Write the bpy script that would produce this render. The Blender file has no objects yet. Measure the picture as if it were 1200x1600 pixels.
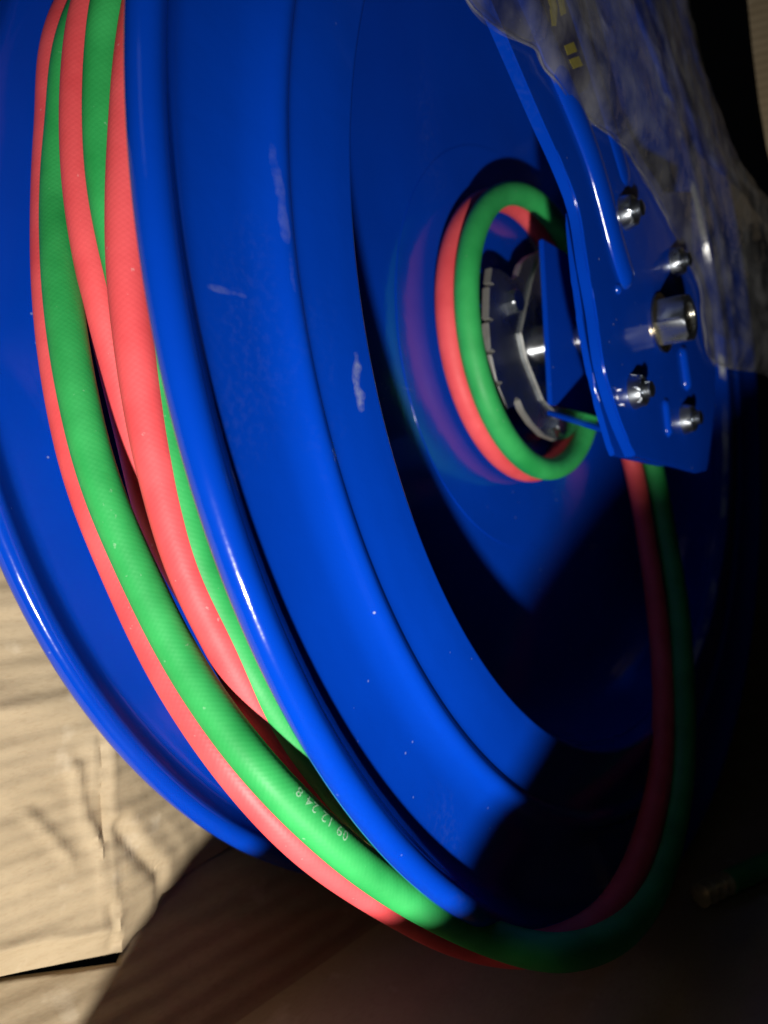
import bpy, bmesh, math, random
from mathutils import Vector, Matrix, noise
random.seed(7)
scn = bpy.context.scene
col = scn.collection

# ------------------------------------------------------------------ camera, world, light, exposure
CAM = [[0.78232, 0.06155, 0.61983, 0.13739], [0.62101, -0.0, -0.78381, -0.36374], [-0.04824, 0.9981, -0.03822, -0.0976]]
cd = bpy.data.cameras.new('camera'); cam = bpy.data.objects.new('camera', cd); col.objects.link(cam)
m = Matrix([r for r in CAM] + [[0, 0, 0, 1]])
cam.matrix_world = m
cd.sensor_fit = 'VERTICAL'; cd.sensor_height = 36; cd.lens = 27
cd.clip_start = .01; cd.clip_end = 50
cd.dof.use_dof = True; cd.dof.focus_distance = .225; cd.dof.aperture_fstop = 11
scn.camera = cam
w = bpy.data.worlds.new('World'); scn.world = w; w.use_nodes = True
w.node_tree.nodes['Background'].inputs[0].default_value = (.75, .85, 1, 1)
w.node_tree.nodes['Background'].inputs[1].default_value = .0007
scn.view_settings.view_transform = 'Standard'; scn.view_settings.look = 'None'
scn.view_settings.exposure = 0; scn.view_settings.gamma = 1

def lamp(kind, name, loc, power, colr, target=None, **kw):
    l = bpy.data.lights.new(name, kind); l.energy = power; l.color = colr
    for k, v in kw.items(): setattr(l, k, v)
    o = bpy.data.objects.new(name, l); col.objects.link(o); o.location = loc
    if target: o.rotation_euler = (Vector(target) - Vector(loc)).to_track_quat('-Z', 'Y').to_euler()
    return o
# hand torch below and left of the camera, and a faint cool room light
lamp('SPOT', 'torch', (.25, -.49, -.3630), 18.5, (1, .96, .90), (-.055, -.19, -.200), spot_size=math.radians(84), spot_blend=1, shadow_soft_size=.010)
lamp('AREA', 'room_light', (.55, -1.5,     .75), .17, (.80, .88, 1), (0, 0, 0), size=.45)

# ------------------------------------------------------------------ measured positions (metres; reel axis = X, hub at the origin)
P = {
 'green_a': [(-0.0857, -0.2296, 0.0748), (-0.0850, -0.2362, 0.0378), (-0.0838, -0.2392, 0.0158), (-0.0755, -0.2439, -0.0176), (-0.0677, -0.2451, -0.0479), (-0.0631, -0.2414, -0.0760), (-0.0566, -0.2336, -0.1042), (-0.0478, -0.2254, -0.1307), (-0.0321, -0.2168, -0.1563), (-0.0203, -0.2012, -0.1800), (-0.0136, -0.1755, -0.2052), (-0.0020, -0.1514, -0.2246), (0.0074, -0.1437, -0.2298), (0.0194, -0.1406, -0.2303), (0.0275, -0.1148, -0.2351), (0.0272, -0.0742, -0.2361), (0.0212, -0.0282, -0.2282), (0.0146, 0.0104, -0.2119), (0.0074, 0.0415, -0.1819), (-0.0035, 0.0757, -0.1428), (-0.0141, 0.0974, -0.1073), (-0.0231, 0.1143, -0.0758), (-0.0272, 0.1163, -0.0534), (-0.0262, 0.0970, -0.0332)],
 'red_a': [(-0.0948, -0.2293, 0.0792), (-0.0932, -0.2352, 0.0414), (-0.0916, -0.2379, 0.0188), (-0.0856, -0.2418, -0.0146), (-0.0792, -0.2428, -0.0457), (-0.0749, -0.2393, -0.0749), (-0.0696, -0.2311, -0.1042), (-0.0605, -0.2225, -0.1338), (-0.0457, -0.2133, -0.1609), (-0.0337, -0.1974, -0.1867), (-0.0253, -0.1704, -0.2126), (-0.0126, -0.1453, -0.2328), (-0.0010, -0.1359, -0.2370), (0.0116, -0.1325, -0.2349), (0.0209, -0.1098, -0.2341), (0.0203, -0.0747, -0.2315), (0.0139, -0.0317, -0.2230), (0.0064, 0.0063, -0.2090), (-0.0013, 0.0372, -0.1819), (-0.0137, 0.0701, -0.1424), (-0.0243, 0.0919, -0.1067), (-0.0338, 0.1084, -0.0751), (-0.0380, 0.1103, -0.0526), (-0.0367, 0.0912, -0.0323)],
 'green_b': [(-0.0519, -0.2392, 0.0617), (-0.0526, -0.2406, 0.0519), (-0.0540, -0.2412, 0.0409), (-0.0552, -0.2413, 0.0245), (-0.0553, -0.2405, 0.0061), (-0.0562, -0.2365, -0.0112), (-0.0564, -0.2320, -0.0290), (-0.0557, -0.2280, -0.0476), (-0.0553, -0.2242, -0.0665)],
 'red_b': [(-0.0676, -0.2356, 0.0713), (-0.0681, -0.2380, 0.0603), (-0.0690, -0.2393, 0.0482), (-0.0696, -0.2402, 0.0304), (-0.0690, -0.2401, 0.0107), (-0.0679, -0.2383, -0.0085), (-0.0685, -0.2340, -0.0268), (-0.0704, -0.2283, -0.0452), (-0.0723, -0.2224, -0.0645), (-0.0733, -0.2143, -0.0908)],
 'red_c': [(-0.0398, -0.2401, 0.0408), (-0.0407, -0.2423, 0.0186), (-0.0416, -0.2434, 0.0007), (-0.0427, -0.2433, -0.0202), (-0.0430, -0.2411, -0.0444), (-0.0438, -0.2367, -0.0686), (-0.0438, -0.2275, -0.1011), (-0.0412, -0.2165, -0.1260), (-0.0390, -0.2034, -0.1499), (-0.0375, -0.1884, -0.1720), (-0.0370, -0.1625, -0.1984)],
 'green_c': [(-0.0427, -0.2300, 0.0470), (-0.0419, -0.2345, 0.0222), (-0.0419, -0.2362, 0.0032), (-0.0419, -0.2363, -0.0186), (-0.0428, -0.2359, -0.0436), (-0.0431, -0.2322, -0.0702), (-0.0420, -0.2235, -0.1013), (-0.0395, -0.2126, -0.1265), (-0.0358, -0.2009, -0.1492), (-0.0327, -0.1873, -0.1686), (-0.0308, -0.1629, -0.1939)],
 'arm': [(-0.1732, 0.0904), (-0.1493, 0.0731), (-0.1180, 0.0485), (-0.1006, 0.0354), (-0.0904, 0.0247), (-0.0846, 0.0036), (-0.0795, -0.0117), (-0.0746, -0.0330), (-0.0618, -0.0525), (-0.0466, -0.0671), (0.0379, -0.0708), (0.0561, -0.0687), (0.0768, -0.0345), (0.0861, -0.0048), (0.0816, 0.0303), (0.0533, 0.0495), (0.0157, 0.0646), (-0.0176, 0.0728), (-0.0353, 0.0834), (-0.0488, 0.1028), (-0.0608, 0.1215), (-0.0785, 0.1511)],
 'plate2': [(-0.0804, 0.0291), (-0.0800, 0.0189), (-0.0766, -0.0085), (-0.0671, -0.0380), (-0.0507, -0.0663), (0.0060, -0.0679), (0.0563, -0.0655), (0.0891, 0.0932), (-0.0384, 0.0507)],
 'rib1': [(-0.1442, 0.0982), (-0.1277, 0.0900), (-0.1100, 0.0773), (-0.0745, 0.0491), (-0.0529, 0.0176), (-0.0420, 0.0053)],
 'rib2': [(-0.0919, 0.1148), (-0.0685, 0.0908), (-0.0485, 0.0682), (-0.0351, 0.0521)],
 'rib3': [(0.0249, -0.0081), (0.0306, -0.0303)],
 'rib4': [(-0.0051, -0.0377), (-0.0023, -0.0560)],
 'bolts': [(-0.0431, 0.0374), (0.0208, 0.0323), (-0.0447, -0.0398), (0.0222, -0.0451)],
 'bump': [(-0.0554, 0.0016)],
 'ratchet': [(0.0082, 0.0526), (-0.0062, 0.0460), (-0.0145, 0.0399), (-0.0193, 0.0327), (-0.0243, 0.0296), (-0.0319, 0.0306), (-0.0374, 0.0315), (-0.0454, 0.0301), (-0.0480, 0.0223), (-0.0451, 0.0221), (-0.0488, 0.0200), (-0.0510, 0.0049), (-0.0475, 0.0044), (-0.0513, 0.0024), (-0.0508, -0.0102), (-0.0473, -0.0106), (-0.0505, -0.0126), (-0.0464, -0.0248), (-0.0422, -0.0248), (-0.0449, -0.0270), (-0.0374, -0.0372), (-0.0308, -0.0346), (-0.0285, -0.0306), (-0.0246, -0.0314), (-0.0212, -0.0358), (-0.0124, -0.0417), (-0.0003, -0.0467), (0.0145, -0.0482), (0.0306, -0.0456), (0.0421, -0.0404), (0.0704, -0.0106), (0.0891, 0.0513), (0.0535, 0.0619)],
 'cam': [(0.0049, 0.0485), (-0.0071, 0.0319), (-0.0144, 0.0171), (-0.0221, 0.0026), (-0.0175, -0.0095), (-0.0016, -0.0287), (0.0199, -0.0366), (0.0536, -0.0353), (0.0766, 0.0286), (0.0493, 0.0603)],
 'rbolt': [(-0.0273, 0.0173), (0.0138, -0.0405)],
 'bracket': [(-0.0388, 0.0393), (-0.0393, -0.0385), (-0.0516, -0.0541)],
 'label': [(-0.1312, 0.1196), (-0.0876, 0.1479), (-0.0633, 0.0959), (-0.0753, 0.0777), (-0.0865, 0.0697), (-0.0925, 0.0766), (-0.1034, 0.0841), (-0.1161, 0.0965)],
 'yel': [(-0.0952, 0.0852), (-0.0865, 0.0910), (-0.0833, 0.0887), (-0.0927, 0.0827), (-0.0918, 0.0814), (-0.0823, 0.0874), (-0.0784, 0.0854), (-0.0880, 0.0796), (-0.0927, 0.0748), (-0.0909, 0.0756), (-0.0894, 0.0738), (-0.0913, 0.0724), (-0.1097, 0.0997), (-0.1041, 0.1038), (-0.0995, 0.0980), (-0.1053, 0.0940), (-0.1006, 0.1060), (-0.0959, 0.1093), (-0.0916, 0.0997), (-0.0965, 0.0961), (-0.1064, 0.0934), (-0.0995, 0.0980), (-0.1016, 0.0896), (-0.1050, 0.0878)],
 'bag_l': [(-0.1869, 0.0716), (-0.1636, 0.0627), (-0.1518, 0.0638), (-0.1361, 0.0668), (-0.1207, 0.0696), (-0.1172, 0.0663), (-0.1101, 0.0655), (-0.0968, 0.0632), (-0.0790, 0.0627), (-0.0518, 0.0658), (-0.0318, 0.0647), (-0.0097, 0.0581), (0.0089, 0.0505), (0.0351, 0.0406), (0.0601, 0.0269), (0.0597, 0.0099), (0.0648, -0.0045), (0.0964, -0.0076), (0.1771, 0.0006), (0.3103, 0.0090)],
 'bag_r': [(0.2422, 0.4060), (0.1877, 0.2947), (0.1895, 0.2681), (0.1968, 0.2536), (0.2059, 0.2395), (0.2189, 0.2268), (0.2335, 0.2189), (0.2449, 0.2091), (0.2607, 0.2006), (0.2740, 0.1947), (0.2920, 0.1895), (0.3152, 0.1846), (0.3406, 0.1823), (0.3676, 0.1799), (0.3993, 0.1782), (0.4715, 0.1875), (0.5766, 0.2041), (0.7078, 0.2247), (1.0255, 0.2888), (1.7431, 0.4397)],
 'flap_out': [(-0.2894, -0.2222), (-0.2453, -0.2342), (-0.2235, -0.2398), (-0.2030, -0.2452), (-0.2011, -0.2448), (-0.1984, -0.2437), (-0.1942, -0.2417), (-0.1886, -0.2412), (-0.1836, -0.2404), (-0.1792, -0.2340), (-0.1687, -0.2330), (-0.1340, -0.2294), (-0.0837, -0.2263), (-0.0195, -0.2172)],
 'crease': [(-0.2617, -0.1107), (-0.2308, -0.1114), (-0.2142, -0.1106), (-0.2625, -0.1436), (-0.2342, -0.1482), (-0.2143, -0.1498), (-0.2059, -0.1643), (-0.2069, -0.1967), (-0.2063, -0.2223), (-0.2042, -0.2416), (-0.2342, -0.1838), (-0.2277, -0.1923), (-0.2199, -0.2038), (-0.2164, -0.1733), (-0.2133, -0.1924), (-0.2075, -0.2058), (-0.2061, -0.2224), (-0.2007, -0.1987), (-0.1911, -0.2126), (-0.1811, -0.2234), (-0.1795, -0.2339), (-0.2632, -0.1740), (-0.2437, -0.1792), (-0.2155, -0.1827)],
 'side': [(0.0014, 0.2891, 0.5320), (0.0083, 0.2773, 0.3612), (0.0123, 0.2829, 0.3109), (0.0130, 0.2854, 0.2708), (0.0144, 0.2885, 0.2306), (0.0169, 0.2922, 0.1954), (0.0214, 0.2975, 0.1600), (0.1325, 0.3235, 0.1185), (0.1530, 0.3235, 0.4525)],
 'conn': [(0.0201, 0.0055, -0.2685), (0.0384, 0.0581, -0.2685), (0.0598, 0.1045, -0.2685)],
 'glint_scuffs': [(-0.1991, -0.0534), (-0.2438, -0.0355), (-0.2266, -0.0123)],
}

# ------------------------------------------------------------------ materials
def mat(name):
    m = bpy.data.materials.new(name); m.use_nodes = True
    nt = m.node_tree; return m, nt, nt.nodes['Principled BSDF'], nt.nodes, nt.links
def tex(nd, lk, scale, detail=4, src='Object', stretch=None, kind='ShaderNodeTexNoise'):
    tc = nd.new('ShaderNodeTexCoord'); n = nd.new(kind)
    n.inputs['Scale'].default_value = scale
    if 'Detail' in n.inputs: n.inputs['Detail'].default_value = detail
    out = tc.outputs[src]
    if stretch:
        mp = nd.new('ShaderNodeMapping'); mp.inputs['Scale'].default_value = stretch
        lk.new(out, mp.inputs[0]); out = mp.outputs[0]
    lk.new(out, n.inputs['Vector']); return n
def ramp(nd, lk, sock, a, b, c0=(0, 0, 0, 1), c1=(1, 1, 1, 1)):
    r = nd.new('ShaderNodeValToRGB'); e = r.color_ramp.elements
    e[0].position = a; e[0].color = c0; e[1].position = b; e[1].color = c1
    lk.new(sock, r.inputs[0]); return r.outputs[0]
def mixc(nd, lk, fac, a, b):
    x = nd.new('ShaderNodeMix'); x.data_type = 'RGBA'
    for s, v in ((x.inputs[0], fac), (x.inputs[6], a), (x.inputs[7], b)):
        if hasattr(v, 'is_linked'): lk.new(v, s)
        else: s.default_value = v
    return x.outputs[2]
def mathn(nd, lk, op, a, b=None):
    x = nd.new('ShaderNodeMath'); x.operation = op
    for i, v in enumerate((a, b)):
        if v is None: continue
        if hasattr(v, 'is_linked'): lk.new(v, x.inputs[i])
        else: x.inputs[i].default_value = v
    return x.outputs[0]
def bump(nd, lk, bs, h, strength, dist, prev=None):
    b = nd.new('ShaderNodeBump'); b.inputs['Strength'].default_value = strength; b.inputs['Distance'].default_value = dist
    lk.new(h, b.inputs['Height'])
    if prev: lk.new(prev, b.inputs['Normal'])
    lk.new(b.outputs[0], bs.inputs['Normal']); return b.outputs[0]

def blue_paint(name, lip=False):
    m, nt, bs, nd, lk = mat(name)
    big = tex(nd, lk, 14, 3)
    c = mixc(nd, lk, ramp(nd, lk, big.outputs[0], .3, .75), (.0006, .042, .42, 1), (.0008, .050, .49, 1))
    # dust specks, chips and fine scratches
    sp = tex(nd, lk, 130, 0, kind='ShaderNodeTexVoronoi')
    sm = tex(nd, lk, 9, 2)
    dots = mathn(nd, lk, 'MULTIPLY', ramp(nd, lk, sp.outputs['Distance'], .03, .075, (1, 1, 1, 1), (0, 0, 0, 1)),
                 ramp(nd, lk, sm.outputs[0], .52, .64))
    scr = tex(nd, lk, 60, 6, stretch=(1, .12, 1.6))
    scm = mathn(nd, lk, 'MULTIPLY', ramp(nd, lk, scr.outputs[0], .70, .74), ramp(nd, lk, tex(nd, lk, 23, 2).outputs[0], .55, .66))
    film = tex(nd, lk, 22, 8, stretch=(1, 1, .5))
    fine = tex(nd, lk, 480, 3)
    haze_ = mathn(nd, lk, 'MULTIPLY', ramp(nd, lk, film.outputs[0], .58, .74), ramp(nd, lk, fine.outputs[0], .45, .7))
    wear_glint = mathn(nd, lk, 'MAXIMUM', mathn(nd, lk, 'MULTIPLY', dots, .5), mathn(nd, lk, 'MULTIPLY', scm, .4))
    wear_glint = mathn(nd, lk, 'MAXIMUM', wear_glint, mathn(nd, lk, 'MULTIPLY', haze_, .02))
    if lip:    # bare metal where the pressed edge of the opening has lost its paint
        tc = nd.new('ShaderNodeTexCoord'); sx = nd.new('ShaderNodeSeparateXYZ'); lk.new(tc.outputs['Object'], sx.inputs[0])
        r2 = mathn(nd, lk, 'ADD', mathn(nd, lk, 'MULTIPLY', sx.outputs[1], sx.outputs[1]), mathn(nd, lk, 'MULTIPLY', sx.outputs[2], sx.outputs[2]))
        r = mathn(nd, lk, 'SQRT', r2)
        near = mathn(nd, lk, 'COMPARE', r, .1968)
        near.node.inputs[2].default_value = .0006
        chip = mathn(nd, lk, 'MULTIPLY', near, ramp(nd, lk, tex(nd, lk, 13, 4).outputs[0], .50, .54))
        wear_glint = mathn(nd, lk, 'MAXIMUM', wear_glint, mathn(nd, lk, 'MULTIPLY', chip, .9))
        rag = tex(nd, lk, 170, 5)  # first patch is a reflection painted in pale grey; the others are scuff streaks
        for (cy, cz), (wy, wz, tilt), amt in zip(P['glint_scuffs'], ((.0022, .0115, .10), (.0085, .0009, .12), (.0012, .016, .12)), (.34, .10, .07)):
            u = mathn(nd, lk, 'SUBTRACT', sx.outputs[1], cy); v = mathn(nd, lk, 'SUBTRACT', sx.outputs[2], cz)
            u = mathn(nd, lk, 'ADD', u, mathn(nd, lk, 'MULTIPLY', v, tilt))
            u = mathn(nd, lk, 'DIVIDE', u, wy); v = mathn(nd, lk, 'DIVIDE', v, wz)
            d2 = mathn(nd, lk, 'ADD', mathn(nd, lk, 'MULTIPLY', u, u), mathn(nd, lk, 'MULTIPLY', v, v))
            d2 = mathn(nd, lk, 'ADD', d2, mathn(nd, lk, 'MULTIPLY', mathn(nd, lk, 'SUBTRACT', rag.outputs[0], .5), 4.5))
            wear_glint = mathn(nd, lk, 'MAXIMUM', wear_glint, mathn(nd, lk, 'MULTIPLY', mathn(nd, lk, 'MULTIPLY', ramp(nd, lk, d2, .0, 1.25, (1, 1, 1, 1), (0, 0, 0, 1)), ramp(nd, lk, tex(nd, lk, 380, 4).outputs[0], .32, .6, (.35,) * 3 + (1,))), amt))
    lk.new(mixc(nd, lk, wear_glint, c, (.55, .58, .62, 1)), bs.inputs['Base Color'])
    rg = tex(nd, lk, 30, 5)
    smear = tex(nd, lk, 16, 7, stretch=(1, 1, .35))
    rr = ramp(nd, lk, rg.outputs[0], .3, .75, (.08, .08, .08, 1), (.17, .17, .17, 1))
    lk.new(mathn(nd, lk, 'ADD', rr, mathn(nd, lk, 'MULTIPLY', ramp(nd, lk, smear.outputs[0], .52, .72), .12)), bs.inputs['Roughness'])
    bs.inputs['IOR'].default_value = 1.5
    bs.inputs['Coat Weight'].default_value = .12; bs.inputs['Coat Roughness'].default_value = .04
    p = bump(nd, lk, bs, tex(nd, lk, 90, 2).outputs[0], .25, .0006)
    bump(nd, lk, bs, tex(nd, lk, 600, 2).outputs[0], .12, .0002, p)
    return m
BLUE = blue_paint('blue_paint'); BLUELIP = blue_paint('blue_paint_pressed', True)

def rubber(name, c0, c1):
    m, nt, bs, nd, lk = mat(name)
    uv = nd.new('ShaderNodeUVMap'); uv.uv_map = 'UVMap'
    n = tex(nd, lk, 55, 4)
    c = mixc(nd, lk, ramp(nd, lk, n.outputs[0], .3, .7), c0, c1)
    du = tex(nd, lk, 420, 2)
    c = mixc(nd, lk, mathn(nd, lk, 'MULTIPLY', ramp(nd, lk, du.outputs[0], .72, .80), .2), c, (.8, .8, .75, 1))
    lk.new(c, bs.inputs['Base Color'])
    lk.new(ramp(nd, lk, tex(nd, lk, 38, 5).outputs[0], .3, .7, (.46,) * 3 + (1,), (.68,) * 3 + (1,)), bs.inputs['Roughness']); bs.inputs['IOR'].default_value = 1.42
    # woven cover showing faintly through the rubber: two crossing helices
    hs = []
    for sgn in (1, -1):
        mp = nd.new('ShaderNodeMapping'); mp.inputs['Rotation'].default_value = (0, 0, sgn * .62)
        lk.new(uv.outputs[0], mp.inputs[0])
        wv = nd.new('ShaderNodeTexWave'); wv.inputs['Scale'].default_value = 230; wv.inputs['Distortion'].default_value = 1.0
        lk.new(mp.outputs[0], wv.inputs[0]); hs.append(wv.outputs['Fac'])
    p = bump(nd, lk, bs, mathn(nd, lk, 'ADD', hs[0], hs[1]), .11, .00012)
    bump(nd, lk, bs, tex(nd, lk, 160, 4).outputs[0], .25, .0004, p)
    return m
RED = rubber('red_rubber', (.74, .070, .080, 1), (.90, .115, .125, 1))
GREEN = rubber('green_rubber', (.018, .31, .068, 1), (.04, .45, .11, 1))

def metal(name, c, rough, noise_s=60, c2=None):
    m, nt, bs, nd, lk = mat(name)
    n = tex(nd, lk, noise_s, 5)
    lk.new(mixc(nd, lk, ramp(nd, lk, n.outputs[0], .35, .7), c, c2 or tuple(v * .6 for v in c[:3]) + (1,)), bs.inputs['Base Color'])
    bs.inputs['Metallic'].default_value = 1
    lk.new(ramp(nd, lk, n.outputs[0], .3, .7, (rough,) * 3 + (1,), (rough + .14,) * 3 + (1,)), bs.inputs['Roughness'])
    bump(nd, lk, bs, tex(nd, lk, 350, 3).outputs[0], .15, .0003)
    return m
ZINC = metal('zinc_plating', (.72, .76, .80, 1), .18)
ZINCR = metal('zinc_satin', (.60, .65, .71, 1), .23)
CUTEDGE = metal('zinc_cut_edge', (.62, .61, .57, 1), .62)
BRASSY = metal('yellow_zinc', (.62, .52, .33, 1), .22)
STEEL = metal('axle_steel', (.55, .55, .55, 1), .25)

def cardboard(name, dark=1.0):
    m, nt, bs, nd, lk = mat(name)
    a = tex(nd, lk, 26, 8, stretch=(1, .6, 1.5))
    c = mixc(nd, lk, ramp(nd, lk, a.outputs[0], .3, .72), (.36 * dark, .275 * dark, .165 * dark, 1), (.47 * dark, .37 * dark, .235 * dark, 1))
    f = tex(nd, lk, 900, 3, stretch=(1, .3, 1))
    c = mixc(nd, lk, mathn(nd, lk, 'MULTIPLY', ramp(nd, lk, f.outputs[0], .5, .75), .35), c, (.30, .21, .12, 1))
    b = tex(nd, lk, 60, 5)
    c = mixc(nd, lk, mathn(nd, lk, 'MULTIPLY', ramp(nd, lk, b.outputs[0], .62, .75), .4), c, (.70, .60, .44, 1))
    lk.new(c, bs.inputs['Base Color']); bs.inputs['Roughness'].default_value = .75
    # flutes of the corrugated board pressing through the liner
    tc = nd.new('ShaderNodeTexCoord'); wv = nd.new('ShaderNodeTexWave'); wv.bands_direction = 'Z'
    wv.inputs['Scale'].default_value = 48; wv.inputs['Distortion'].default_value = .5; wv.inputs['Detail Scale'].default_value = 2
    lk.new(tc.outputs['Object'], wv.inputs[0])
    p = bump(nd, lk, bs, wv.outputs['Fac'], .30, .0012)
    p = bump(nd, lk, bs, tex(nd, lk, 40, 6, stretch=(1, .5, 1)).outputs[0], .5, .003, p)
    bump(nd, lk, bs, f.outputs[0], .3, .0002, p)
    return m
CARD = cardboard('brown_cardboard')
def plain(name, c, rough=.5):
    m, nt, bs, nd, lk = mat(name)
    n = tex(nd, lk, 300, 4)
    lk.new(mixc(nd, lk, ramp(nd, lk, n.outputs[0], .35, .65), c, tuple(v * .75 for v in c[:3]) + (1,)), bs.inputs['Base Color'])
    bs.inputs['Roughness'].default_value = rough; return m
BARB = plain('dull_brass', (.80, .66, .36, 1), .25); BARB.node_tree.nodes['Principled BSDF'].inputs['Metallic'].default_value = .4
NAVY = plain('navy_print', (.01, .008, .17, 1), .3)
YELLOW = plain('yellow_print', (.90, .76, .03, 1), .35)
def ink_mat():
    m, nt, bs, nd, lk = mat('white_ink')
    bs.inputs['Base Color'].default_value = (.62, .85, .66, 1); bs.inputs['Roughness'].default_value = .6
    n = tex(nd, lk, 1500, 3)
    lk.new(ramp(nd, lk, n.outputs[0], .30, .56, (.08,) * 3 + (1,), (.45,) * 3 + (1,)), bs.inputs['Alpha'])
    return m
INK = ink_mat()
def film():
    m = bpy.data.materials.new('clear_film'); m.use_nodes = True; nt = m.node_tree; nd = nt.nodes; lk = nt.links; nd.clear()
    out = nd.new('ShaderNodeOutputMaterial'); tr = nd.new('ShaderNodeBsdfTransparent'); tr.inputs[0].default_value = (.94, .94, .93, 1)
    df = nd.new('ShaderNodeBsdfDiffuse'); df.inputs[0].default_value = (.68, .68, .68, 1)
    gl = nd.new('ShaderNodeBsdfGlossy'); gl.inputs['Roughness'].default_value = .09; gl.inputs[0].default_value = (.9, .92, 1, 1)
    n = tex(nd, lk, 30, 2, kind='ShaderNodeTexVoronoi', stretch=(1, 1, 1))
    bp = nd.new('ShaderNodeBump'); bp.inputs['Strength'].default_value = .55; bp.inputs['Distance'].default_value = .006
    n2 = tex(nd, lk, 18, 4); lk.new(mathn(nd, lk, 'ADD', n.outputs[0], n2.outputs[0]), bp.inputs['Height']); lk.new(bp.outputs[0], gl.inputs['Normal']); lk.new(bp.outputs[0], df.inputs['Normal'])
    m1 = nd.new('ShaderNodeMixShader'); lk.new(tr.outputs[0], m1.inputs[1]); lk.new(df.outputs[0], m1.inputs[2])
    lw = nd.new('ShaderNodeLayerWeight'); lw.inputs[0].default_value = .35; lk.new(bp.outputs[0], lw.inputs['Normal'])
    mil = ramp(nd, lk, tex(nd, lk, 55, 6).outputs[0], .38, .70, (.03,) * 3 + (1,), (.22,) * 3 + (1,))
    lk.new(mil, m1.inputs[0])
    m2 = nd.new('ShaderNodeMixShader'); lk.new(m1.outputs[0], m2.inputs[1]); lk.new(gl.outputs[0], m2.inputs[2])
    lk.new(mathn(nd, lk, 'MULTIPLY', lw.outputs['Fresnel'], .30), m2.inputs[0])
    lk.new(m2.outputs[0], out.inputs[0]); return m
FILM = film()

# ------------------------------------------------------------------ mesh helpers
def obj(name, bm, m, parent=None, smooth=35, props=None):
    me = bpy.data.meshes.new(name); bmesh.ops.recalc_face_normals(bm, faces=bm.faces); bm.to_mesh(me); bm.free()
    me.materials.append(m)
    if smooth:
        for p in me.polygons: p.use_smooth = True
        me.set_sharp_from_angle(angle=math.radians(smooth))
    o = bpy.data.objects.new(name, me); col.objects.link(o)
    if parent: o.parent = parent
    for k, v in (props or {}).items(): o[k] = v
    return o
def empty(name, label, cat, loc=(0, 0, 0)):
    o = bpy.data.objects.new(name, None); col.objects.link(o); o.location = loc
    o.empty_display_size = .02; o['label'] = label; o['category'] = cat; return o
def lathe(prof, n=220, closed=True, cy=0, cz=0):
    bm = bmesh.new(); rings = []
    for i in range(n):
        a = 2 * math.pi * i / n
        rings.append([bm.verts.new((s, cy + r * math.cos(a), cz + r * math.sin(a))) for r, s in prof])
    k = len(prof)
    for i in range(n):
        A, B = rings[i], rings[(i + 1) % n]
        for j in range(k if closed else k - 1):
            bm.faces.new((A[j], A[(j + 1) % k], B[(j + 1) % k], B[j]))
    return bm
def poly_plate(pts, s0, s1, bevel=.0006, seg=2):
    """flat plate: outline pts in (y,z), from s0 (back) to s1 (front)"""
    bm = bmesh.new()
    v = [bm.verts.new((s0, y, z)) for y, z in pts]
    f = bm.faces.new(v)
    r = bmesh.ops.extrude_face_region(bm, geom=[f])
    for e in r['geom']:
        if isinstance(e, bmesh.types.BMVert): e.co.x = s1
    if bevel:
        bmesh.ops.bevel(bm, geom=[e for e in bm.edges if e.is_boundary or abs(e.verts[0].co.x - e.verts[1].co.x) < 1e-6], offset=bevel, segments=seg, affect='EDGES', clamp_overlap=True)
    return bm
def spline(pts, step=.003):
    pts = [Vector(p) for p in pts]
    q = [pts[0] * 2 - pts[1]] + pts + [pts[-1] * 2 - pts[-2]]
    out = []
    for i in range(1, len(q) - 2):
        p0, p1, p2, p3 = q[i - 1:i + 3]
        t0 = 0; t1 = max((p1 - p0).length, 1e-5) ** .5; t2 = t1 + max((p2 - p1).length, 1e-5) ** .5; t3 = t2 + max((p3 - p2).length, 1e-5) ** .5
        n = max(2, int((p2 - p1).length / step))
        for k in range(n):
            t = t1 + (t2 - t1) * k / n
            a1 = p0 * ((t1 - t) / (t1 - t0)) + p1 * ((t - t0) / (t1 - t0))
            a2 = p1 * ((t2 - t) / (t2 - t1)) + p2 * ((t - t1) / (t2 - t1))
            a3 = p2 * ((t3 - t) / (t3 - t2)) + p3 * ((t - t2) / (t3 - t2))
            b1 = a1 * ((t2 - t) / (t2 - t0)) + a2 * ((t - t0) / (t2 - t0))
            b2 = a2 * ((t3 - t) / (t3 - t1)) + a3 * ((t - t1) / (t3 - t1))
            out.append(b1 * ((t2 - t) / (t2 - t1)) + b2 * ((t - t1) / (t2 - t1)))
    out.append(pts[-1]); return out
def smooth_path(p, it=6):
    for _ in range(it):
        p = [p[0]] + [(p[i - 1] + p[i] * 2 + p[i + 1]) / 4 for i in range(1, len(p) - 1)] + [p[-1]]
    return p
def frames(path):
    T = [(path[min(i + 1, len(path) - 1)] - path[max(i - 1, 0)]).normalized() for i in range(len(path))]
    N = [T[0].orthogonal().normalized()]
    for i in range(1, len(path)):
        n = N[-1] - T[i] * N[-1].dot(T[i]); N.append(n.normalized())
    return T, N
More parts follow.
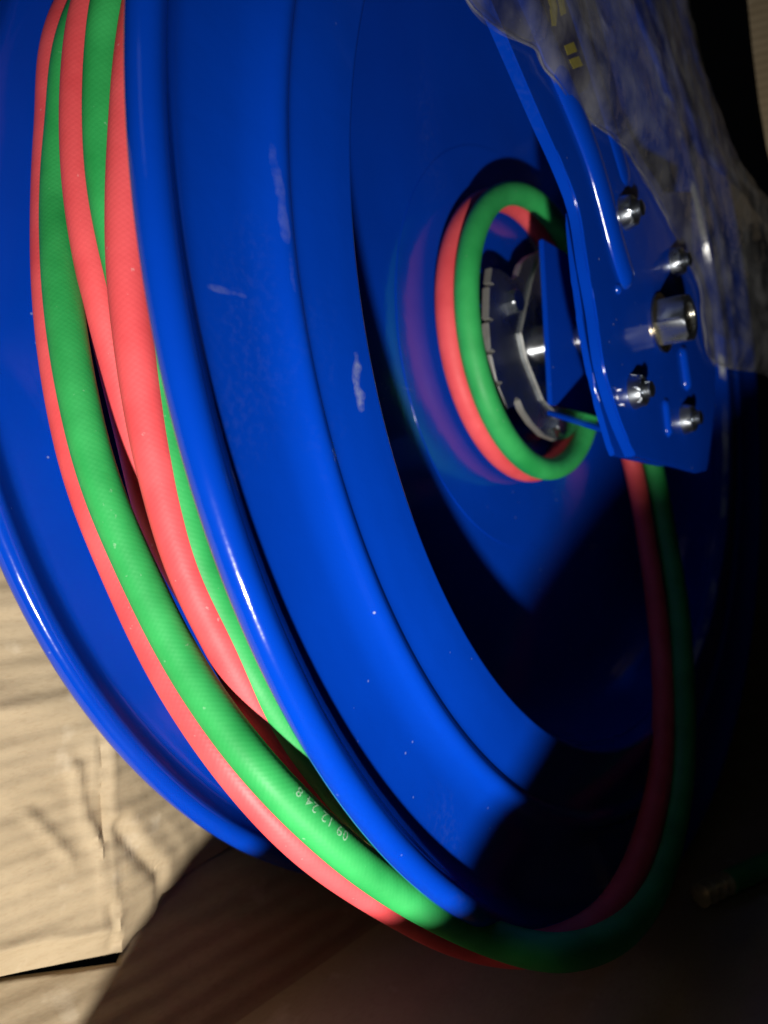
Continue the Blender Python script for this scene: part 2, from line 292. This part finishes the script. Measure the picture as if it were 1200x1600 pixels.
def tube(path, r, seg=20, flat=None, cap=True):
    bm = bmesh.new(); uvl = bm.loops.layers.uv.new('UVMap')
    T, N = frames(path); rings = []; L = [0]
    for i in range(1, len(path)): L.append(L[-1] + (path[i] - path[i - 1]).length)
    for i, p in enumerate(path):
        B = T[i].cross(N[i]); rr = r(i) if callable(r) else r; ring = []
        for k in range(seg):
            a = 2 * math.pi * k / seg; d = N[i] * math.cos(a) * rr + B * math.sin(a) * rr
            if flat: d.x *= flat
            ring.append(bm.verts.new(p + d))
        rings.append(ring)
    R0 = r(0) if callable(r) else r
    for i in range(len(path) - 1):
        for k in range(seg):
            k2 = (k + 1) % seg
            f = bm.faces.new((rings[i][k], rings[i][k2], rings[i + 1][k2], rings[i + 1][k]))
            for lp, (u, v) in zip(f.loops, ((L[i], k), (L[i], k + 1), (L[i + 1], k + 1), (L[i + 1], k))):
                lp[uvl].uv = (u, v / seg * 2 * math.pi * R0)
    if cap: bm.faces.new(rings[0]); bm.faces.new(rings[-1])
    return bm
def arc(cr, cs, r, a0, a1, n):
    return [(cr + r * math.cos(math.radians(a0 + (a1 - a0) * i / n)), cs + r * math.sin(math.radians(a0 + (a1 - a0) * i / n))) for i in range(n + 1)]
def interp(pts, step=.0012):
    """smooth curve through (r, s) points"""
    v = spline([(r, s, 0) for r, s in pts], step); return [(p.x, p.y) for p in v]

# ------------------------------------------------------------------ the hose reel
reel = empty('hose_reel', 'large glossy blue steel hose reel with two wide pressed flanges standing in the cardboard box', 'hose reel', (0, 0, -.27))
def rp(o): o.location = (0, 0, .27); return o          # parts are modelled about the hub
# front flange: rolled rim, shallow face, raised bead, flat inner band, lip of the central opening
face = interp([(.2590, -.0012), (.2568, -.0026), (.2540, -.0035), (.250, -.0039), (.242, -.0040), (.2350, -.0034), (.2300, -.0014), (.2272, .0009), (.2252, .0014), (.2236, .0008), (.2222, -.0003), (.2212, -.0006), (.214, -.0001), (.205, .0004), (.1995, .0004)])
prof = arc(.2658, 0, .0044, -150, 150, 16) + [(.2606, .0004)] + face
lip = arc(.1992, -.0016, .0020, 90, 180, 6)
wall = interp([(.1962, -.004), (.1950, -.0150), (.1925, -.0290), (.1870, -.0395), (.1780, -.0455), (.1600, -.0500), (.1300, -.0542), (.1045, -.0558)], .003)
back = [(.1045, -.0578), (.1310, -.0562), (.1610, -.0520), (.1790, -.0475), (.1885, -.0410), (.1945, -.0295), (.1970, -.0150), (.1988, -.0045), (.2010, -.0018), (.214, -.0020), (.2225, -.0022), (.2250, .0002), (.2268, -.0002), (.2335, -.0054), (.242, -.0067), (.250, -.0072), (.2570, -.0072), (.2610, -.0046)]
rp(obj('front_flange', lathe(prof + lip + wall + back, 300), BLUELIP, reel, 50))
# recessed web closing the opening
rp(obj('hub_web', lathe([(.1045, -.0554), (.0960, -.0561), (.0880, -.0562), (.0800, -.0562), (.060, -.0562), (.050, -.0560), (.012, -.0560), (.012, -.0580), (.0880, -.0582), (.0960, -.0580), (.1045, -.0576)], 240), BLUE, reel, 50))
# winding drum under the hose
rp(obj('drum', lathe([(.1975, -.0080), (.1975, -.1010), (.1955, -.1010), (.1955, -.0080)], 200), BLUE, reel, 50))
XR = -.104
rface = interp([(.2592, XR + .0002), (.2560, XR - .0020), (.250, XR - .0026), (.236, XR - .0020), (.2300, XR - .0008), (.2265, XR + .0004), (.2225, XR), (.205, XR), (.1990, XR)])
rprof = arc(.2658, XR + .0006, .0044, -150, 150, 16) + rface + [(.180, XR), (.060, XR), (.060, XR - .002), (.180, XR - .002), (.2225, XR - .002), (.2595, XR - .0038)]
rp(obj('rear_flange', lathe(rprof, 300), BLUE, reel, 50))

# axle, ratchet and its bolts
def hexa(r, s0, s1, cy, cz, rot=0, ch=.0006, hole=0):
    """hexagonal prism along X with chamfered corners"""
    bm = bmesh.new(); rings = []
    L = [(s0, r), (s1 - ch * 1.3, r), (s1, r * .87)] if not hole else [(s0, r), (s1 - ch * 1.3, r), (s1, r * .87), (s1, hole), (s1 - .003, hole)]
    for s, q in L:
        ring = []
        for k in range(48):
            a = 2 * math.pi * k / 48 + rot
            hx = q if q <= r * .9 else q * math.cos(math.pi / 6) / math.cos(((a - rot) % (math.pi / 3)) - math.pi / 6)
            ring.append(bm.verts.new((s, cy + hx * math.cos(a), cz + hx * math.sin(a))))
        rings.append(ring)
    for A, B in zip(rings, rings[1:]):
        for k in range(48): bm.faces.new((A[k], A[(k + 1) % 48], B[(k + 1) % 48], B[k]))
    bm.faces.new(rings[0]); bm.faces.new(rings[-1]); return bm
rp(obj('axle', lathe([(.001, -.0575), (.0105, -.0575), (.0105, .0195), (.001, .0195)], 48), STEEL, reel, 40))
rp(obj('axle_collar', lathe([(.010, -.0555), (.024, -.0555), (.024, -.047), (.022, -.045), (.010, -.045)], 64), STEEL, reel, 40))
rat = rp(obj('ratchet_plate', poly_plate(P['ratchet'], -.0458, -.042, .0004), ZINCR, reel, 20))
cp = obj('cam_plate', poly_plate(P['cam'], -.0418, -.0406, .0003), ZINC, rat, 20)
for o_ in (rat, cp):
    o_.data.materials.append(CUTEDGE)
    for f_ in o_.data.polygons:
        if abs(f_.normal.x) < .8: f_.material_index = 1
for (y, z), s in zip(P['rbolt'], (-.0419, -.0419)):
    b = obj('bolt_head', hexa(.0062, s, s + .0042, y, z, .3), ZINC, rat, 30)
# axle bracket: a folded blue plate between ratchet and arm
def slab(q, t):
    bm = bmesh.new(); v = [Vector(p) for p in q]; n = (v[1] - v[0]).cross(v[3] - v[0]).normalized() * t
    a = [bm.verts.new(p) for p in v]; b = [bm.verts.new(p + n) for p in v]
    bm.faces.new(a); bm.faces.new(b[::-1])
    for i in range(4): bm.faces.new((a[i], a[(i + 1) % 4], b[(i + 1) % 4], b[i]))
    bmesh.ops.bevel(bm, geom=list(bm.edges), offset=.0006, segments=2, affect='EDGES'); return bm
BA, BB, BC = [Vector(p) for p in P['bracket']]
bracket = rp(obj('axle_bracket', slab([(-.018, BA.x, BA.y), (-.018, .050, BA.y), (-.018, .050, BB.y), (-.018, BB.x, BB.y)], .0024), BLUE, reel, 30))
obj('bottom_flange', slab([(-.0204, BB.x, BB.y - .002), (-.0204, .050, BB.y - .002), (.0115, .050, BC.y), (.0115, BC.x, BC.y)], .0024), BLUE, bracket, 30)

# support arm: plate with a returned left edge, stiffening ribs, bolts and the axle nut
def curve2(pts, step=.004):
    v = spline([(0, y, z) for y, z in pts], step); return [(p.y, p.z) for p in v]
ap = P['arm']
outline = curve2(ap[0:10], .004) + [ap[10]] + curve2(ap[11:], .004)
arm = rp(obj('support_arm', poly_plate(outline, .0195, .0220, .0006), BLUE, reel, 20))
def strip(pts, s0, s1, t):
    """returned edge along (y,z) polyline from s0 to s1"""
    bm = bmesh.new(); rows = []
    for i, (y, z) in enumerate(pts):
        a = Vector(pts[max(i - 1, 0)]); b = Vector(pts[min(i + 1, len(pts) - 1)]); d = (b - a).normalized(); n = Vector((-d.y, d.x)) * t
        if n.x < 0: n = -n
        rows.append([bm.verts.new(c) for c in ((s0, y, z), (s1, y, z), (s1, y + n.x, z + n.y), (s0, y + n.x, z + n.y))])
    for A, B in zip(rows, rows[1:]):
        for k in range(4): bm.faces.new((A[k], A[(k + 1) % 4], B[(k + 1) % 4], B[k]))
    bm.faces.new(rows[0]); bm.faces.new(rows[-1]); return bm
edge = curve2(ap[0:10], .004)
obj('edge_return', strip([(y - .0004, z) for y, z in edge], .0176, .0212, .0022), BLUE, arm, 30)
bp = P['plate2']
obj('backing_plate', poly_plate(curve2(bp[0:5], .004) + bp[5:], .0120, .0146, .0006), BLUE, arm, 20)
for k, wd, ht in (('rib1', .0075, .50), ('rib2', .0065, .28), ('rib3', .0038, .8), ('rib4', .0030, .8)):
    path = spline([(.0216, y, z) for y, z in P[k]], .002); n = len(path)
    def rad(i, n=n, wd=wd):
        d = min(i, n - 1 - i) * .002 / wd
        return wd * math.sqrt(max(.02, 1 - max(0, 1 - d) ** 2))
    obj('stiffening_rib', tube(path, rad, 20, ht), BLUE, arm, 60)
y, z = P['bump'][0]
obj('pin_head', lathe([(.0003, .0236), (.0012, .0234), (.0020, .0226), (.0022, .0216)], 24, False, y, z), BLUE, arm, 60)
for i, (y, z) in enumerate(P['bolts']):
    b = obj('hex_bolt', hexa(.0068, .0221, .0270, y, z, .2 + i * .37), ZINCR, arm, 30, {'label': ['upper left', 'upper right', 'lower left', 'lower right'][i] + ' zinc bolt of the four round the axle nut'})
    b.parent = arm
    th = lathe([(.0003, .0308), (.0022, .0306), (.0032, .0300)] + [(.0034 - .0004 * (j % 2), .0300 - j * .0006) for j in range(5)] + [(.0034, .0266)], 24, False, y, z)
    th2 = lathe([(.0045, .0273), (.0062, .0266), (.0074, .0224), (.0074, .0221), (.0003, .0221)], 36, False, y, z)
    # stud and washer belong to the same small bolt
    me = bpy.data.meshes.new('tmp'); th.to_mesh(me); th2m = bpy.data.meshes.new('tmp2'); th2.to_mesh(th2m); th.free(); th2.free()
    bm = bmesh.new(); bm.from_mesh(b.data); bm.from_mesh(me); bm.from_mesh(th2m); bm.to_mesh(b.data); bm.free()
    for p in b.data.polygons: p.use_smooth = True
    b.data.set_sharp_from_angle(angle=math.radians(30))
    bpy.data.meshes.remove(me); bpy.data.meshes.remove(th2m)
nut = obj('axle_nut', hexa(.0118, .0222, .0355, -.0035, -.0025, .2, .0009, .0068), ZINCR, arm, 30)
obj('nut_washer', lathe([(.011, .0222), (.0138, .0222), (.0138, .0232), (.011, .0236)], 48, True, -.0035, -.0025), BRASSY, arm, 30)
obj('axle_end', lathe([(.0003, .0345), (.0058, .0345), (.0066, .0338)] + [(.0066 - .0005 * (j % 2), .0335 - .0006 * j) for j in range(12)], 36, False, -.0035, -.0025), BRASSY, arm, 40)
# printed label on the arm under the film
lab = obj('label', poly_plate(P['label'], .0219, .02215, 0), NAVY, arm, 0)
yl = P['yel']
for i in range(0, len(yl), 4):
    bm = poly_plate(yl[i:i + 4], .0222, .02232, 0); obj('yellow_letter', bm, YELLOW, arm, 0)

# ------------------------------------------------------------------ the twin hose
HR = .0057
hose = empty('twin_hose', 'joined red and green rubber hoses wound on the blue reel, one loop hanging loose', 'hose', (0, -.26, 0))
def circ(r, s0, s1, a0, a1, n, dr=0, cy=0, cz=0):
    return [(s0 + (s1 - s0) * i / n, cy + (r + dr * i / n) * math.cos(math.radians(a0 + (a1 - a0) * i / n)), cz + (r + dr * i / n) * math.sin(math.radians(a0 + (a1 - a0) * i / n))) for i in range(n + 1)]
def assemble(loop, b, cst, hub_s, dy, so):
    loop = list(loop); L0 = loop[-1]
    # hub turn: from the hidden right side round the top, the left and the bottom
    hub = circ(.0700, hub_s - .0002, hub_s + .002, 345, 0, 16, 0, -.005, .005)
    mid = []
    p = hub[:-1] + mid + loop[::-1]        # ... up and over: loop reversed runs from the hub down, left and up
    # over the top and round the back of the drum, then the next turns
    def ang(q): return math.degrees(math.atan2(q[2], q[1]))
    def rad(q): return math.hypot(q[1], q[2])
    def link(q0, q1, n=26):
        a0 = ang(q0) % 360; a1 = ang(q1) % 360
        while a1 >= a0: a1 -= 360
        out = []
        for i in range(2, n - 1):
            t = i / n; u = t * t * (3 - 2 * t)
            bow = .006 * math.sin(math.pi * t)
            r = rad(q0) * (1 - u) + rad(q1) * u - bow; a = math.radians(a0 + (a1 - a0) * t)
            out.append((q0[0] * (1 - u) + q1[0] * u, r * math.cos(a), r * math.sin(a)))
        return out
    b = list(b)[::-1]; cst = list(cst)[::-1]
    p += link(p[-1], b[0]) + b + link(b[-1], cst[0]) + cst
    end = circ(rad(cst[-1]), cst[-1][0], -.05, ang(cst[-1]) % 360 - 8, -100, 24, .220 - rad(cst[-1]))
    p += end
    return smooth_path(spline(p, .003), 8)
gp = assemble(P['green_a'], P['green_b'], P['green_c'], -.0398, .004, .012)
rdp = assemble(P['red_a'], P['red_b'], P['red_c'], -.0500, -.004, 0)
gh = obj('green_hose', tube(gp, HR, 40), GREEN, hose, 60); gh.location = (0, .26, 0)
rh = obj('red_hose', tube(rdp, HR, 40), RED, hose, 60); rh.location = (0, .26, 0)
# deeper turns of both hoses seen only as dark shapes in the gaps
k = 0
for s, r in ((-.090, .2035), (-.0785, .2035), (-.067, .2035), (-.0555, .2035), (-.044, .2035), (-.0325, .2035), (-.021, .2035), (-.0095, .2035), (-.0930, .2140), (-.0815, .2140), (-.0700, .2140), (-.0585, .2140), (-.0470, .2140)):
    o = obj('red_hose' if k % 2 == 0 else 'green_hose', tube([Vector(q) for q in circ(r, s, s + .001, 0, 359, 160)], HR, 16), RED if k % 2 == 0 else GREEN, hose, 60)
    o.location = (0, .26, 0); k += 1

# date stamp printed on the green hose
def print_on(path, idx0, txt, size, updir, parent):
    cu = bpy.data.curves.new('stamp', 'FONT'); cu.body = txt; cu.size = size; cu.space_character = 1.15; cu.offset = .00004
    to = bpy.data.objects.new('stamp', cu); col.objects.link(to)
    dg = bpy.context.evaluated_depsgraph_get(); me = bpy.data.meshes.new_from_object(to.evaluated_get(dg))
    bpy.data.objects.remove(to)
    bm = bmesh.new(); bm.from_mesh(me); bmesh.ops.triangulate(bm, faces=bm.faces)
    for _ in range(3): bmesh.ops.subdivide_edges(bm, edges=[e for e in bm.edges if e.calc_length() > .0005], cuts=1, use_grid_fill=True); bmesh.ops.triangulate(bm, faces=bm.faces)
    bm.to_mesh(me); bm.free()
    L = [0]
    for i in range(1, len(path)): L.append(L[-1] + (path[i] - path[i - 1]).length)
    base = L[idx0]
    for v in me.vertices:
        t = base + v.co.x
        i = max(j for j in range(len(L)) if L[j] <= t) if t < L[-1] else len(L) - 2
        f = (t - L[i]) / (L[i + 1] - L[i]); p = path[i].lerp(path[i + 1], f); T = (path[i + 1] - path[i]).normalized()
        u = Vector(updir); u = (u - T * u.dot(T)).normalized(); s_ = T.cross(u)   # u: outward normal at mid-line
        a = (v.co.y - size * .35) / HR
        v.co = p + (u * math.cos(a) + s_ * math.sin(a) * STAMP_SIGN) * (HR + .00016)
    me.materials.clear(); me.materials.append(INK)
    o = bpy.data.objects.new('date_stamp', me); col.objects.link(o); o.parent = parent; return o
STAMP_SIGN = -1
tgt = Vector(P['green_a'][9])
i0 = min(range(len(gp)), key=lambda i: (gp[i] - tgt).length)
print('stamp idx', i0, 'dir', gp[i0 + 3] - gp[i0])
camv = (Vector((CAM[0][3], CAM[1][3], CAM[2][3])) - tgt).normalized()
print_on(gp, i0 - 2, '09 12 24 8', .0042, tuple(camv + Vector((.55, .55, .40))), gh)

# ------------------------------------------------------------------ crumpled clear plastic film over the arm
def resample(pts, n):
    v = spline([(0, y, z) for y, z in pts], .004)
    L = [0]
    for i in range(1, len(v)): L.append(L[-1] + (v[i] - v[i - 1]).length)
    out = []; j = 0
    for k in range(n):
        t = L[-1] * k / (n - 1)
        while j < len(L) - 2 and L[j + 1] < t: j += 1
        f = (t - L[j]) / max(L[j + 1] - L[j], 1e-9); out.append(v[j].lerp(v[j + 1], min(f, 1)))
    return out
def ridge(v, sc):
    return 1 - abs(noise.noise(v * sc)) * 2
nL, nW = 300, 130
A = resample(P['bag_l'], nL); B = resample(P['bag_r'], nL)
def film_sheet(lay, tmax, tmin=0):
    nw = int(nW * (tmax - tmin))
    bm = bmesh.new(); g = []
    for i in range(nL):
        row = []
        for j in range(nw):
            t = tmin + (tmax - tmin) * j / (nw - 1); p = A[i].lerp(B[i], t)
            q = Vector((0, p.y, p.z))
            qs = Vector((lay * .3, (p.y - p.z) * .62, (p.y + p.z) * .85))
            warp = Vector((0, noise.noise(q * 30), noise.noise(q * 30 + Vector((5, 5, 5))))) * .02
            h = (1 - noise.voronoi((qs + warp) * 27)[0][0]) * .0042 + (1 - noise.voronoi((qs + warp * 1.4) * 62 + Vector((3, 1, 2)))[0][0]) * .0018 + noise.noise(q * 12) * .004
            em = min(1, t / .06) * .8 + .2
            x = .0225 + .0035 * (1 - math.exp(-t * 20)) + h * em * .9 - .035 * (lambda u: u * u * (3 - 2 * u))(max(0, min(1, (t - .50) / .50))) + .0016 * (2 * lay)
            row.append(bm.verts.new((x, p.y + warp.y * .15, p.z + warp.z * .15)))
        g.append(row)
    for i in range(nL - 1):
        for j in range(nw - 1): bm.faces.new((g[i][j], g[i + 1][j], g[i + 1][j + 1], g[i][j + 1]))

    return bm
bag = obj('plastic_film', film_sheet(0, 1), FILM, None, 60)
obj('folded_layer', film_sheet(.6, .30), FILM, bag, 60)
for lay in (-1.0, -2.2, -3.4):                   # the bunched right-hand side is several layers deep
    obj('folded_layer', film_sheet(lay, 1, .46 - .03 * lay), FILM, bag, 60)
# doubled edge of the film
bag['label'] = 'crumpled clear plastic film draped over the top of the blue support arm'; bag['category'] = 'plastic wrap'
hem = obj('folded_hem', tube([Vector(((.0237), p.y, p.z)) + Vector((noise.noise(Vector((p.y, p.z, 0)) * 90) * .0008, 0, 0)) for p in A], .0006, 8, .6), FILM, bag, 60)

# ------------------------------------------------------------------ the cardboard box
box = empty('cardboard_box', 'open brown corrugated cardboard box holding the blue reel, its flap creased at lower left', 'box', (0, 0, -.275))
BZ = .275
def card(name, bm, smooth=25, lab=None):
    o = obj(name, bm, CARD, box, smooth); o.location = (0, 0, BZ)
    if lab: o['label'] = lab
    return o
# bottom panel; its unseen front edge is placed to cut the torch's beam
def fy(x): return -.2815 - .2188 * x
bm = bmesh.new(); N1, N2 = 60, 60; top = []
for i in range(N1):
    x = -.128 + (.9 + .128) * i / (N1 - 1); row = []
    for j in range(N2):
        y = fy(x) + (.95 - fy(x)) * (j / (N2 - 1)) ** 1.6
        row.append(bm.verts.new((x, y, -.275 - (noise.noise(Vector((x * 9, y * 9, 0))) * .5 + .5) * .003 * min(1, j / 6))))
    top.append(row)
for i in range(N1 - 1):
    for j in range(N2 - 1): bm.faces.new((top[i][j], top[i + 1][j], top[i + 1][j + 1], top[i][j + 1]))
r = bmesh.ops.extrude_face_region(bm, geom=list(bm.faces))
for e in r['geom']:
    if isinstance(e, bmesh.types.BMVert): e.co.z -= .0045
card('bottom_panel', bm, 40)
# back wall, leaning a little, below the flap
fo = [Vector(p) for p in P['flap_out']]
def low_edge(y):
    if y <= fo[0].x: return fo[0].y
    for a, b in zip(fo, fo[1:]):
        if a.x <= y <= b.x + 1e-9:
            return a.y + (b.y - a.y) * (y - a.x) / max(b.x - a.x, 1e-6)
    return fo[-1].y
cr = [Vector(p) for p in P['crease']]
def seg_d(p, a, b):
    ab = b - a; t = max(0, min(1, (p - a).dot(ab) / ab.length_squared)); d = p - (a + ab * t)
    side = ab.x * d.y - ab.y * d.x
    return d.length, (1 if side > 0 else -1)
LINES = [(cr[0:3], .0014, .006), (cr[3:6], .0022, .006), (cr[6:10], -.0016, .0016), (cr[10:13], .0011, .0022), (cr[13:17], .0020, .0024), (cr[17:21], -.0028, .0032), (cr[21:24], -.0018, .008)]
def relief(y, z):
    p = Vector((y, z)); h = 0
    for pts, amp, wd in LINES:
        best = 9; sd = 1
        for a, b in zip(pts, pts[1:]):
            d, s_ = seg_d(p, a, b)
            if d < best: best, sd = d, s_
        h += amp * math.exp(-(best / wd) ** 2) - amp * .5 * math.exp(-((best - wd * 1.5) / (wd * 1.6)) ** 2) * (1 if sd > 0 else .2)
    q = Vector((y, z, 0))
    h += noise.noise(q * 12) * .0035 + noise.noise(q * 34) * .0014 + ridge(q + Vector((3, 0, 0)), 22) ** 3 * .0012 + noise.noise(Vector((y * 25, z * 110, 0))) * .0006
    return h
# flap: fine grid in (y, z) above its lower edge
bm = bmesh.new(); NY, NZ = 250, 190; g = []
for i in range(NY):
    y = -.420 + (.05 + .420) * i / (NY - 1); le = low_edge(y); row = []
    for j in range(NZ):
        t = (j / (NZ - 1)); z = le + (.05 - le) * t ** 1.15
        d = z - le
        x = -.1245 + relief(y, z) * min(1, .3 + d / .02)
        if y < -.2015: x += -.0035 * max(0, 1 - d / .0095) + .0012 * math.exp(-((d - .0105) / .002) ** 2)    # turned-in lower hem
        if y > -.2035: x -= min(.016, (y + .2035) * .35) * 0.8                        # corner folds back
        row.append(bm.verts.new((x, y, z)))
    g.append(row)
for i in range(NY - 1):
    for j in range(NZ - 1): bm.faces.new((g[i][j], g[i + 1][j], g[i + 1][j + 1], g[i][j + 1]))
r = bmesh.ops.extrude_face_region(bm, geom=list(bm.faces))
for e in r['geom']:
    if isinstance(e, bmesh.types.BMVert): e.co.x -= .003
card('folded_flap', bm, 60, 'creased pale flap with a crushed corner and turned-in lower edge')
bm = bmesh.new(); NY, NZ = 160, 40; g = []
for i in range(NY):
    y = -.420 + (.9 + .420) * (i / (NY - 1)) ** 1.7; le = low_edge(y) - .0030 + (.0026 if y > -.2 else 0); row = []
    for j in range(NZ):
        t = j / (NZ - 1); z = -.279 + (le + .279) * t
        x = -.1300 - (z + .2400) * .85 * 1.0 + noise.noise(Vector((y * 20, z * 20, 3))) * .0016 + .0018 * math.exp(-((y + .195) / .0015) ** 2)
        row.append(bm.verts.new((x, y, z)))
    g.append(row)
for i in range(NY - 1):
    for j in range(NZ - 1): bm.faces.new((g[i][j], g[i + 1][j], g[i + 1][j + 1], g[i][j + 1]))
r = bmesh.ops.extrude_face_region(bm, geom=list(bm.faces))
for e in r['geom']:
    if isinstance(e, bmesh.types.BMVert): e.co.x -= .003
card('back_wall', bm, 60)
# upper wall far behind the reel on the right
bm = bmesh.new(); g = []
for i in range(40):
    row = []
    for j in range(30):
        y = .04 + .86 * i / 39; z = -.27 + .75 * j / 29
        row.append(bm.verts.new((-.150 + noise.noise(Vector((y * 8, z * 8, 0))) * .006, y, z)))
    g.append(row)
for i in range(39):
    for j in range(29): bm.faces.new((g[i][j], g[i + 1][j], g[i + 1][j + 1], g[i][j + 1]))
r = bmesh.ops.extrude_face_region(bm, geom=list(bm.faces))
for e in r['geom']:
    if isinstance(e, bmesh.types.BMVert): e.co.x -= .003
card('upper_wall', bm, 60)
# side flap catching light at the top right
sp = [Vector(p) for p in P['side']]
bm = bmesh.new(); v = [bm.verts.new(p) for p in sp]; f = bm.faces.new(v)
r = bmesh.ops.extrude_face_region(bm, geom=[f]); n_ = (sp[4] - Vector((CAM[0][3], CAM[1][3], CAM[2][3]))).normalized() * .004
for e in r['geom']:
    if isinstance(e, bmesh.types.BMVert): e.co += n_
bmesh.ops.triangulate(bm, faces=bm.faces)
card('side_flap', bm, 25)

# ------------------------------------------------------------------ loose hose end with brass barbs on the box bottom
cpnt = [Vector(p) for p in P['conn']]
loc0 = cpnt[0].copy()
d = Vector((cpnt[1].x - cpnt[0].x, cpnt[1].y - cpnt[0].y, 0)).normalized()
he = empty('hose_end', 'green hose end with a ribbed brass barb lying in the dark right corner', 'hose fitting', tuple(loc0))
path = [d * (.022 + .004 * i) + Vector((0, 0, 0)) for i in range(60)]
obj('green_hose', tube([Vector(p) for p in path], .0055, 20), GREEN, he, 60)
prof = []
for i in range(4):
    prof += [(i * .0065, .0030), (i * .0065 + .001, .0048), (i * .0065 + .0045, .0034)]
prof.append((.027, .0034))
pb = [d * a for a, _ in prof]
obj('brass_barb', tube([Vector(p) for p in pb], lambda i: prof[i][1] * 1.15, 20), BARB, he, 30)

scn.cycles.max_bounces = 8
